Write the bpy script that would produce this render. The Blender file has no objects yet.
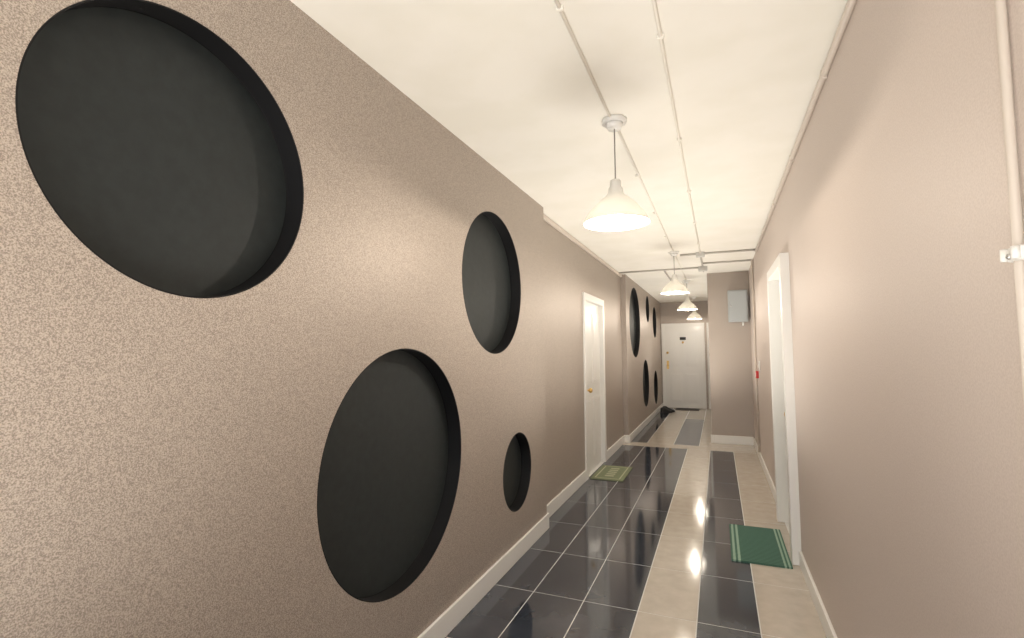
import bpy, bmesh, math
from mathutils import Vector as V, Matrix
sc=bpy.context.scene
try: sc.view_settings.view_transform='Standard'
except Exception as e: print(e)
H=1.408; XL=-1.305; XR=.463; ZC=2.6; XD=-1.38
# ---------------- camera ----------------
f=500.0
d=V((206,31,f)).normalized(); up=V((0,-1,0))
u0=(up-d*up.dot(d)).normalized(); c0=V((d.z,0,-d.x)).normalized(); r=math.radians(1.78)
u=u0*math.cos(r)-c0*math.sin(r); c=c0*math.cos(r)+u0*math.sin(r)
cd=bpy.data.cameras.new('camera'); cam=bpy.data.objects.new('camera',cd); sc.collection.objects.link(cam)
cd.sensor_width=36; cd.lens=f*36/1024; cd.clip_start=.02
right=V((c.x,d.x,u.x)); upv=-V((c.y,d.y,u.y)); back=-V((c.z,d.z,u.z))
M=Matrix((right,upv,back)).transposed().to_4x4(); M.translation=V((0,0,H)); cam.matrix_world=M
sc.camera=cam
# ---------------- materials ----------------
def mat(name,col,rough=.5,metal=0,spec=.5,coat=0):
    m=bpy.data.materials.new(name); m.use_nodes=True
    b=m.node_tree.nodes['Principled BSDF']
    b.inputs['Base Color'].default_value=(*col,1); b.inputs['Roughness'].default_value=rough
    b.inputs['Metallic'].default_value=metal; b.inputs['Specular IOR Level'].default_value=spec
    b.inputs['Coat Weight'].default_value=coat
    return m
def noisy(m,scale,c1,c2,lo=.4,hi=.6,bump=0,detail=3,rough=None):
    nt=m.node_tree; b=nt.nodes['Principled BSDF']
    tc=nt.nodes.new('ShaderNodeTexCoord'); n=nt.nodes.new('ShaderNodeTexNoise')
    n.inputs['Scale'].default_value=scale; n.inputs['Detail'].default_value=detail
    nt.links.new(tc.outputs['Object'],n.inputs['Vector'])
    rp=nt.nodes.new('ShaderNodeValToRGB'); rp.color_ramp.elements[0].position=lo; rp.color_ramp.elements[1].position=hi
    rp.color_ramp.elements[0].color=(*c1,1); rp.color_ramp.elements[1].color=(*c2,1)
    nt.links.new(n.outputs['Fac'],rp.inputs[0]); nt.links.new(rp.outputs[0],b.inputs['Base Color'])
    if bump:
        bp=nt.nodes.new('ShaderNodeBump'); bp.inputs['Strength'].default_value=bump; bp.inputs['Distance'].default_value=.002
        nt.links.new(n.outputs['Fac'],bp.inputs['Height']); nt.links.new(bp.outputs[0],b.inputs['Normal'])
    if rough:
        mr=nt.nodes.new('ShaderNodeMapRange'); mr.inputs['To Min'].default_value=rough[0]; mr.inputs['To Max'].default_value=rough[1]
        nt.links.new(n.outputs['Fac'],mr.inputs['Value']); nt.links.new(mr.outputs[0],b.inputs['Roughness'])
    return m
wallL=noisy(mat('glitter_wallpaper',(.4,.33,.28),.5,.28),330,(.275,.232,.20),(.545,.475,.415),.37,.63,.5,2,(.32,.60))
wallR=noisy(mat('lit_wallpaper',(.5,.43,.38),.55,.08),220,(.57,.49,.445),(.635,.555,.505),.35,.65,.12,2)  # same wallpaper, smoother; stronger light on right wall put into lighter colour
ceilM=noisy(mat('ceiling_paint',(.86,.84,.8),.7),3,(.90,.875,.80),(.93,.905,.84))
white=mat('white_gloss_paint',(.82,.81,.78),.35)
doorM=mat('door_white',(.80,.79,.76),.3)
nicheM=noisy(mat('niche_black',(.02,.022,.022),.55,0,.35),30,(.017,.021,.022),(.022,.027,.028),.3,.7)
nicheS=mat('niche_rim',(.007,.007,.008),.6,0,.3)
darkT=noisy(mat('dark_tile',(.02,.022,.03),.08,0,.65),6,(.032,.038,.052),(.045,.052,.068),.35,.7,0,3)
beigeT=noisy(mat('beige_tile',(.5,.43,.35),.085,0,.5),12,(.50,.445,.38),(.57,.515,.445),.3,.7,0,6)
grout=mat('grout',(.66,.66,.64),.6)
greyT=noisy(mat('grey_tile',(.1,.1,.1),.08),12,(.09,.10,.12),(.13,.14,.165),.3,.7,0,4)
plastic=mat('white_plastic',(.85,.84,.81),.35)
jbox=mat('junction_box_plastic',(.55,.54,.51),.4)
brass=mat('brass',(.75,.5,.18),.3,1)
chrome=mat('steel',(.6,.6,.6),.3,1)
greyB=mat('grey_enamel',(.42,.45,.46),.4)
red=mat('red_plastic',(.6,.03,.03),.4)
black=mat('black_rubber',(.012,.012,.013),.55)
pipeM=mat('painted_conduit',(.68,.61,.54),.4)
pipeD=mat('grey_conduit',(.50,.47,.43),.4)
cordM=mat('grey_cord',(.3,.28,.26),.5)
def shade_mat():
    m=mat('shade_white',(.85,.84,.80),.3)
    b=m.node_tree.nodes['Principled BSDF']; nt=m.node_tree; o=nt.nodes['Material Output']
    t=nt.nodes.new('ShaderNodeBsdfTranslucent'); t.inputs[0].default_value=(.93,.90,.84,1)
    mx=nt.nodes.new('ShaderNodeMixShader'); mx.inputs[0].default_value=.12
    nt.links.new(b.outputs[0],mx.inputs[1]); nt.links.new(t.outputs[0],mx.inputs[2]); nt.links.new(mx.outputs[0],o.inputs[0]); return m
shadeM=shade_mat()
def emis(name,col,s):
    m=mat(name,col); b=m.node_tree.nodes['Principled BSDF']; b.inputs['Emission Color'].default_value=(*col,1); b.inputs['Emission Strength'].default_value=s; return m
bulbM=emis('bulb_glow',(1,.95,.86),60)
# ---------------- mesh builder ----------------
class MB:
    def __init__(s): s.bm=bmesh.new(); s.m=[]
    def mi(s,m):
        if m not in s.m: s.m.append(m)
        return s.m.index(m)
    def box(s,x0,x1,y0,y1,z0,z1,m,bev=0):
        b=bmesh.new(); bmesh.ops.create_cube(b,size=1)
        for v in b.verts: v.co=V(((x0+x1)/2+v.co.x*(x1-x0),(y0+y1)/2+v.co.y*(y1-y0),(z0+z1)/2+v.co.z*(z1-z0)))
        if bev: bmesh.ops.bevel(b,geom=b.edges[:],offset=bev,segments=2,affect='EDGES',profile=.5)
        s.add(b,m); return s
    def add(s,b,m,smooth=False):
        i=s.mi(m)
        for fc in b.faces: fc.material_index=i; fc.smooth=smooth
        me=bpy.data.meshes.new('t'); b.to_mesh(me); b.free(); s.bm.from_mesh(me); bpy.data.meshes.remove(me)
    def cyl(s,p,q,rad,m,n=20,r2=None):
        p=V(p);q=V(q); b=bmesh.new(); L=(q-p).length
        bmesh.ops.create_cone(b,cap_ends=True,segments=n,radius1=rad,radius2=rad if r2 is None else r2,depth=L)
        mt=Matrix.Translation((p+q)/2)@V((0,0,1)).rotation_difference(q-p).to_matrix().to_4x4()
        bmesh.ops.transform(b,matrix=mt,verts=b.verts[:]); s.add(b,m,True); return s
    def sph(s,p,rad,m,sc3=(1,1,1),n=16):
        b=bmesh.new(); bmesh.ops.create_uvsphere(b,u_segments=n*2,v_segments=n,radius=rad)
        for v in b.verts: v.co=V((v.co.x*sc3[0],v.co.y*sc3[1],v.co.z*sc3[2]))+V(p)
        s.add(b,m,True); return s
    def lathe(s,prof,m,org=(0,0,0),n=64,axis='Z'):
        b=bmesh.new(); rows=[]
        for (rr,z) in prof:
            row=[]
            for k in range(n):
                a=2*math.pi*k/n
                if axis=='Z': co=V((rr*math.cos(a),rr*math.sin(a),z))
                else: co=V((z,rr*math.cos(a),rr*math.sin(a)))
                row.append(b.verts.new(co+V(org)))
            rows.append(row)
        for i in range(len(rows)-1):
            for k in range(n): b.faces.new((rows[i][k],rows[i][(k+1)%n],rows[i+1][(k+1)%n],rows[i+1][k]))
        bmesh.ops.remove_doubles(b,verts=b.verts[:],dist=1e-6)
        bmesh.ops.recalc_face_normals(b,faces=b.faces[:])
        s.add(b,m,True); return s
    def obj(s,name,parent=None,loc=None):
        me=bpy.data.meshes.new(name); s.bm.to_mesh(me); s.bm.free()
        for m in s.m: me.materials.append(m)
        o=bpy.data.objects.new(name,me); sc.collection.objects.link(o)
        if parent: o.parent=parent
        return o
def empty(name,loc=(0,0,0)):
    e=bpy.data.objects.new(name,None); e.location=(0,0,0); sc.collection.objects.link(e); return e
# ---------------- room shell ----------------
Y0=-3.0; YE=12.95; YN=3.88; YS=7.85; YP=8.3; XP=-.125
holes1=[(.912,1.942,.384),(2.90,1.845,.452),(1.912,.895,.53),(3.27,.58,.264)]
holes2=[(8.75,1.89,.60),(10.47,2.25,.27),(11.65,2.04,.35),(9.98,.78,.45),(11.6,.59,.37)]
def holed(name,y0,y1,holes):
    w=MB().box(-1.5,XL,y0,y1,0,ZC,wallL).obj(name)
    cb=MB()
    for (y,z,rr) in holes: cb.cyl((-1.7,y,z),(-1.2,y,z),rr,wallL,128)
    co=cb.obj('cut')
    md=w.modifiers.new('b','BOOLEAN'); md.object=co; md.operation='DIFFERENCE'; md.solver='EXACT'
    bpy.context.view_layer.update()
    dg=bpy.context.evaluated_depsgraph_get(); me=bpy.data.meshes.new_from_object(w.evaluated_get(dg))
    w.modifiers.clear(); w.data=me
    for p in me.polygons: p.use_smooth=False
    bpy.data.objects.remove(co)
    for (y,z,rr) in holes:
        b=MB(); dep=.078
        b.lathe([(rr-.0005,XL-.0005),(rr-.0005,XL-dep-.01),(0,XL-dep-.01)],nicheS,(0,y,z),128,'X')
        b.lathe([(rr-.004,XL-.0005),(rr-.004,XL-dep+.004)],nicheS,(0,y,z),128,'X')
        b.lathe([(rr-.0005,XL-.0005),(rr-.004,XL-.0005)],nicheS,(0,y,z),128,'X')
        b.lathe([(rr-.004,XL-dep),(0,XL-dep)],nicheM,(0,y,z),128,'X')
        o=b.obj('round_wall_niche')
holed('wall_left',Y0,YN,holes1)
holed('wall_left.001',YS,YE,holes2)
dy0,dy1,dz=5.50,6.42,2.0
MB().box(-1.5,XD,YN,dy0,0,ZC,wallL).box(-1.5,XD,dy1,YS,0,ZC,wallL).box(-1.5,XD,dy0,dy1,dz,ZC,wallL).obj('wall_left_recess')
ry0,ry1,rz=3.88,4.72,2.0
MB().box(XR,XR+.15,Y0,ry0,0,ZC,wallR).box(XR,XR+.15,ry1,YP,0,ZC,wallR).box(XR,XR+.15,ry0,ry1,rz,ZC,wallR).obj('wall_right')
MB().box(XP,XR+.15,YP,YE,0,ZC,wallL).obj('wall_pier')
MB().box(-1.5,XR+.15,YE,YE+.12,0,ZC,wallL).obj('wall_end')
MB().box(-1.5,XR+.15,Y0,YE,ZC,ZC+.1,ceilM).obj('ceiling')
# floor tiles
fl=MB(); fl.box(-1.5,XR+.15,Y0,YE+.12,-.08,-.0008,grout)
g=.003
def tile(x0,x1,y0,y1,m): fl.box(x0+g,x1-g,y0+g,y1-g,-.004,0,m)
cols=[(-1.38,-1.045,darkT),(-1.045,-.745,darkT),(-.745,-.445,darkT),(-.445,-.145,beigeT),(-.145,.155,darkT),(.155,.463,beigeT)]
y=7.65
while y>Y0+.01:
    ya=max(Y0,y-.6)
    for x0,x1,m in cols: tile(x0,x1,ya,y,m)
    y-=.6
tile(XL-.07,XR,7.65,7.95,beigeT)
y=7.95
while y<YE-.01:
    yb=min(y+.6,YE)
    for x0,x1,m in [(-1.38,-1.045,darkT),(-1.045,-.66,beigeT),(-.66,-.30,greyT if y<10.7 else beigeT),(-.30,XP if y>=8.3 else XR,beigeT)]: tile(x0,x1,y,yb,m)
    y+=.6
fl.obj('floor')
# baseboards
def bb(name,*bs):
    b=MB()
    for q in bs: b.box(*q,white,.003)
    return b.obj(name)
bh=.115
bb('baseboard_left',(XL,XL+.016,Y0,YN+.016,0,bh),(XD,XL,YN,YN+.016,0,bh),(XD,XD+.016,YN+.016,dy0-.06,0,bh),(XD,XD+.016,dy1+.06,YS-.016,0,bh),(XD,XL+.016,YS-.016,YS,0,bh),(XL,XL+.016,YS,YE,0,bh))
bb('baseboard_right',(XR-.016,XR,Y0,ry0-.07,0,.10),(XR-.016,XR,ry1+.07,YP,0,.10))
bb('baseboard_pier',(XP-.016,XR-.016,YP-.016,YP,0,.12))
MB().box(XD,XD+.025,YN,YS,ZC-.045,ZC-.005,pipeM,.004).obj('trim_1')
# ---------------- doors ----------------
def door(name,X,y0,y1,z1,side,cas,prot,handle_y):
    e=empty(name); s=side; i=.012
    def bx(b,a0,a1,*r,**k):
        x0,x1=sorted((X+s*a0,X+s*a1)); b.box(x0,x1,*r,**k)
    b=MB()
    bx(b,-.11,prot,y0-cas,y0+i,0,z1+cas,white,bev=.003); bx(b,-.11,prot,y1-i,y1+cas,0,z1+cas,white,bev=.003)
    bx(b,-.11,prot,y0+i,y1-i,z1-i,z1+cas,white,bev=.003)
    b.obj('frame',e)
    y0+=i; y1-=i; z1-=i
    b=MB(); bx(b,-.08,-.035,y0-.002,y1+.002,.004,z1+.002,doorM)
    w=(y1-y0); m=.11
    for (za,zb) in ((.15,.85),(1.02,z1-.13)):
        for (ya,yb) in ((y0+m,y0+w/2-.04),(y0+w/2+.04,y1-m)):
            bx(b,-.037,-.028,ya,yb,za,zb,doorM,bev=.003); bx(b,-.03,-.022,ya+.035,yb-.035,za+.035,zb-.035,doorM,bev=.004)
    b.obj('leaf',e)
    b=MB(); hx=X-s*.035
    bx(b,-.036,-.026,handle_y-.025,handle_y+.025,.86,1.10,brass,bev=.002)
    b.cyl((hx,handle_y,.96),(hx+s*.055,handle_y,.96),.011,brass)
    b.sph((hx+s*.065,handle_y,.96),.028,brass,(.8,1,1))
    b.cyl((hx,handle_y,1.25),(hx+s*.02,handle_y,1.25),.025,brass)
    b.obj('handle',e); return e
door('door_1',XD,dy0,dy1,dz,1,.065,.02,dy0+.12)
door('door_2',XR,ry0,ry1,rz,-1,.065,.055,ry0+.08)
# end door (faces -Y)
ex0,ex1=-1.22,-.36
e=empty('door_3')
MB().box(ex0-.07,ex0,YE-.03,YE,0,2.07,white,.004).box(ex1,ex1+.07,YE-.03,YE,0,2.07,white,.004).box(ex0,ex1,YE-.03,YE,2.0,2.07,white,.004).box(ex1+.12,ex1+.2,YE-.03,YE,0,2.07,white,.004).obj('frame',e)
b=MB().box(ex0,ex1,YE-.02,YE,.005,2.0,doorM,.002)
for za,zb in ((.15,.85),(1.02,1.87)):
    for xa,xb in ((ex0+.1,ex0+.39),(ex0+.47,ex1-.1)):
        b.box(xa,xb,YE-.028,YE-.018,za,zb,doorM,.003); b.box(xa+.03,xb-.03,YE-.036,YE-.026,za+.03,zb-.03,doorM,.004)
b.obj('leaf',e)
MB().box(ex0+.04,ex0+.09,YE-.03,YE-.02,.95,1.15,brass,.002).sph((ex0+.065,YE-.07,1.04),.028,brass).cyl((ex0+.065,YE-.07,1.04),(ex0+.065,YE-.02,1.04),.01,brass).cyl((ex0+.065,YE-.045,1.35),(ex0+.065,YE-.02,1.35),.028,brass).cyl(((ex0+ex1)/2,YE-.045,1.6),((ex0+ex1)/2,YE-.02,1.6),.025,brass).box((ex0+ex1)/2-.07,(ex0+ex1)/2+.07,YE-.03,YE-.018,1.66,1.73,black,.002).obj('handle',e)
# ---------------- pendants ----------------
def light(name,kind,loc,E,col,rad=0,**k):
    l=bpy.data.lights.new(name,kind); l.energy=E; l.color=col; l.shadow_soft_size=rad
    for a,v in k.items(): setattr(l,a,v)
    o=bpy.data.objects.new(name,l); o.location=loc; sc.collection.objects.link(o); return o
def pendant(x,y,zr):
    e=empty('pendant_lamp')
    MB().cyl((x,y,ZC),(x,y,ZC-.02),.065,plastic,8).cyl((x,y,ZC-.02),(x,y,ZC-.05),.045,plastic,24,.035).obj('ceiling_rose',e)
    MB().cyl((x,y,ZC-.05),(x,y,zr+.2),.0035,cordM,8).obj('cord',e)
    b=MB()
    out=[(.0,.222),(.022,.222),(.028,.215),(.028,.185),(.036,.178),(.040,.150),(.052,.135),(.075,.118),(.105,.090),(.135,.055),(.158,.020),(.168,.0)]
    inn=[(rr-.003,z-.003) for rr,z in out[::-1] if rr>.03]
    b.lathe([(rr,z+zr) for rr,z in out+[(.168,-.004),(.163,-.004)]+inn+[(0,inn[-1][1])]],shadeM,(x,y,0),64)
    b.obj('shade',e)
    MB().cyl((x,y,zr+.16),(x,y,zr+.10),.018,plastic).obj('socket',e)
    MB().sph((x,y,zr+.05),.042,bulbM,(1,1,1.25)).obj('bulb',e)
    o=light('bulb_light','POINT',(x,y,zr-.022),18,(1,.89,.75),.015); o.parent=e
for y,zr in ((-1.3,2.07),(2.53,2.06),(6.3,2.10),(9.0,2.10),(11.8,2.10)): pendant(-.46,y,zr)
# ---------------- conduits ----------------
def pipe(name,segs,rad=.010,m=pipeM,clips=()):
    b=MB()
    for p,q in segs: b.cyl(p,q,rad,m,12); b.sph(q,rad*1.02,m,n=8)
    for (cx,cy,cz,sx,sy,sz) in clips: b.box(cx-sx,cx+sx,cy-sy,cy+sy,cz-sz,cz+sz,m,.002)
    return b.obj(name)
zc=ZC-.007
cc=mat('ceiling_conduit_paint',(.90,.865,.79),.5)
pipe('ceiling_conduit',[((-.47,Y0,zc),(-.47,2.46,zc)),((-.46,2.6,zc),(-.46,6.23,zc)),((-.46,6.37,zc),(-.46,8.93,zc))],.007,cc,[(-.47,k,zc,.013,.007,.008) for k in (.6,1.6,3.4,4.4,5.4)])
pipe('ceiling_conduit',[((-.165,Y0,zc),(-.165,6.46,zc))],.007,cc,[(-.165,k,zc,.013,.007,.008) for k in (.9,1.9,2.9,3.9,4.9,5.9)])
pipe('ceiling_conduit',[((XR-.012,Y0,ZC-.03),(XR-.012,6.5,ZC-.03))],.014,pipeM,[(XR-.012,k,ZC-.03,.012,.010,.018) for k in (1.4,2.4,3.4,4.4,5.4)])
zc=ZC-.012
pipe('ceiling_conduit',[((-.40,6.5,zc),(XR,6.5,zc)),((-.165,6.5,zc),(-.165,8.0,zc))],.012,pipeD)
pipe('ceiling_conduit',[((XL-.07,7.6,zc),(-.165,7.6,zc)),((-.7,7.6,zc),(-.7,9.5,zc))],.012,pipeD)
pipe('ceiling_conduit',[((-.165,7.25,zc),(XR-.01,7.25,zc))],.012,pipeD)
MB().box(-.215,-.115,6.44,6.54,ZC-.05,ZC,jbox,.004).obj('junction_box')
MB().box(-.225,-.105,7.55,7.67,ZC-.06,ZC,jbox,.004).obj('junction_box')
pipe('wall_conduit',[((XR-.009,1.05,0),(XR-.009,1.05,ZC))],.007,pipeM)
bcl=MB()
for zz in (1.56,):
    bcl.box(XR-.018,XR,1.03,1.07,zz-.012,zz+.012,plastic,.004).cyl((XR-.02,1.034,zz-.010),(XR-.02,1.034,zz+.010),.006,plastic).cyl((XR-.02,1.066,zz-.010),(XR-.02,1.066,zz+.010),.006,plastic).sph((XR-.021,1.05,zz-.004),.005,chrome)
bcl.obj('pipe_clamp')
pipe('wall_conduit',[((XR-.016,7.2,.1),(XR-.016,7.2,ZC-.02))],.013,pipeM,[(XR-.012,7.2,k,.012,.02,.01) for k in (.6,1.4,2.1)])
# electrical box
e=empty('electrical_box')
MB().box(.16,.43,YP-.16,YP,1.83,2.30,greyB,.006).obj('housing',e)
MB().box(.175,.415,YP-.175,YP-.16,1.845,2.285,greyB,.005).cyl((.20,YP-.176,2.06),(.20,YP-.185,2.06),.012,chrome).cyl((.36,YP-.08,1.83),(.36,YP-.08,1.77),.012,plastic).obj('lid',e)
e=empty('fire_alarm_call_point')
MB().box(XR-.03,XR,7.0,7.09,1.05,1.14,red,.004).box(XR-.033,XR-.029,7.02,7.07,1.07,1.12,plastic,.001).obj('body',e)
MB().box(XR-.012,XR,6.7,6.78,1.15,1.27,plastic,.003).box(XR-.018,XR-.011,6.725,6.755,1.19,1.23,plastic,.002).obj('light_switch')
# ---------------- mats ----------------
def matmat(name,base,line,axis,freq,edge=None):
    m=mat(name,base,.9); nt=m.node_tree; b=nt.nodes['Principled BSDF']
    tc=nt.nodes.new('ShaderNodeTexCoord'); w=nt.nodes.new('ShaderNodeTexWave'); w.bands_direction=axis
    w.inputs['Scale'].default_value=freq; w.inputs['Distortion'].default_value=.6; w.inputs['Detail Scale'].default_value=8
    nt.links.new(tc.outputs['Object'],w.inputs[0]); mx=nt.nodes.new('ShaderNodeMix'); mx.data_type='RGBA'
    mx.inputs[6].default_value=(*base,1); mx.inputs[7].default_value=(*line,1)
    nt.links.new(w.outputs['Fac'],mx.inputs[0]); nt.links.new(mx.outputs[2],b.inputs['Base Color']); return m
gm=matmat('green_weave',(.025,.085,.062),(.085,.19,.14),'Y',13)
gl=matmat('green_stripe_light',(.22,.36,.28),(.36,.48,.38),'Y',13)
b=MB(); xa,xb,ya,yb=.04,.402,3.74,4.48
for x0,x1,m in ((xa,.052,gm),(.052,.068,gl),(.068,.082,gm),(.082,.098,gl),(.098,.355,gm),(.355,.368,gl),(.368,.380,gm),(.380,.392,gl),(.392,xb,gm)): b.box(x0,x1,ya,yb,0,.010,m)
b.obj('green_doormat')
g1=matmat('olive_weave',(.12,.145,.08),(.22,.245,.14),'Y',18); g2=matmat('olive_pattern',(.42,.42,.30),(.32,.34,.22),'X',20)
b=MB().box(-1.35,-.99,5.52,6.2,0,.010,g1,.003)
for (x0,x1,y0_,y1_) in ((-1.31,-1.03,5.56,5.575),(-1.31,-1.03,6.145,6.16),(-1.31,-1.295,5.575,6.145),(-1.045,-1.03,5.575,6.145)): b.box(x0,x1,y0_,y1_,.009,.0115,g2)
for k in range(5):
    yy=5.66+k*.09; b.box(-1.22,-1.12,yy,yy+.05,.009,.0118,g2)
b.obj('welcome_doormat')
dk=matmat('dark_weave',(.03,.03,.03),(.08,.075,.07),'X',20)
MB().box(-.98,-.45,12.5,12.88,0,.012,dk,.003).obj('dark_doormat')
# shoes at the far end
def shoe(x,y,rot):
    b=MB(); prof=[(-.13,.03,.05,.105),(-.10,.036,.052,.12),(-.05,.04,.05,.12),(0,.042,.045,.09),(.05,.048,.04,.065),(.10,.045,.035,.05),(.135,.028,.03,.035)]
    bm_=bmesh.new(); rows=[]
    for (l,w,_,h) in prof:
        rows.append([bm_.verts.new((l,w*math.cos(a),.012+h*max(0,math.sin(a)))) for a in [math.pi*k/10 for k in range(11)]])
    for i in range(len(rows)-1):
        for k in range(10): bm_.faces.new((rows[i][k],rows[i+1][k],rows[i+1][k+1],rows[i][k+1]))
    for rw in (rows[0],rows[-1]): bm_.faces.new(rw)
    bmesh.ops.transform(bm_,matrix=Matrix.Translation((x,y,0))@Matrix.Rotation(rot,4,'Z'),verts=bm_.verts[:]); b.add(bm_,black,True)
    s=bmesh.new(); pts=[(-.135,-.03),(-.135,.03),(0,.038),(.06,.048),(.12,.04),(.145,0),(.12,-.04),(.06,-.048),(0,-.038)]
    fv=s.faces.new([s.verts.new((p[0],p[1],0)) for p in pts]); rr=bmesh.ops.extrude_face_region(s,geom=[fv])
    for v in rr['geom']:
        if isinstance(v,bmesh.types.BMVert): v.co.z=.016
    bmesh.ops.recalc_face_normals(s,faces=s.faces[:])
    bmesh.ops.transform(s,matrix=Matrix.Translation((x,y,0))@Matrix.Rotation(rot,4,'Z'),verts=s.verts[:]); b.add(s,black)
    return b
shoe(-1.12,11.85,.5).obj('shoe'); shoe(-1.09,12.05,.1).obj('shoe')
# ---------------- lighting ----------------
for y,E in ((-1.6,42),(-.6,36),(.6,34),(3.6,42),(4.8,44),(7.6,52),(10.4,55)):
    o=light('fill_spot','SPOT',(-.42,y,.6),E*1.6,(1,.945,.85),.42,spot_size=math.radians(152),spot_blend=.7)  # added fill, no fixtures here: upward spots brighten ceiling and upper walls
    o.rotation_euler=(math.pi,0,0)
w=bpy.data.worlds.new('world'); sc.world=w; w.use_nodes=True
w.node_tree.nodes['Background'].inputs[0].default_value=(.90,.95,1,1); w.node_tree.nodes['Background'].inputs[1].default_value=4.8
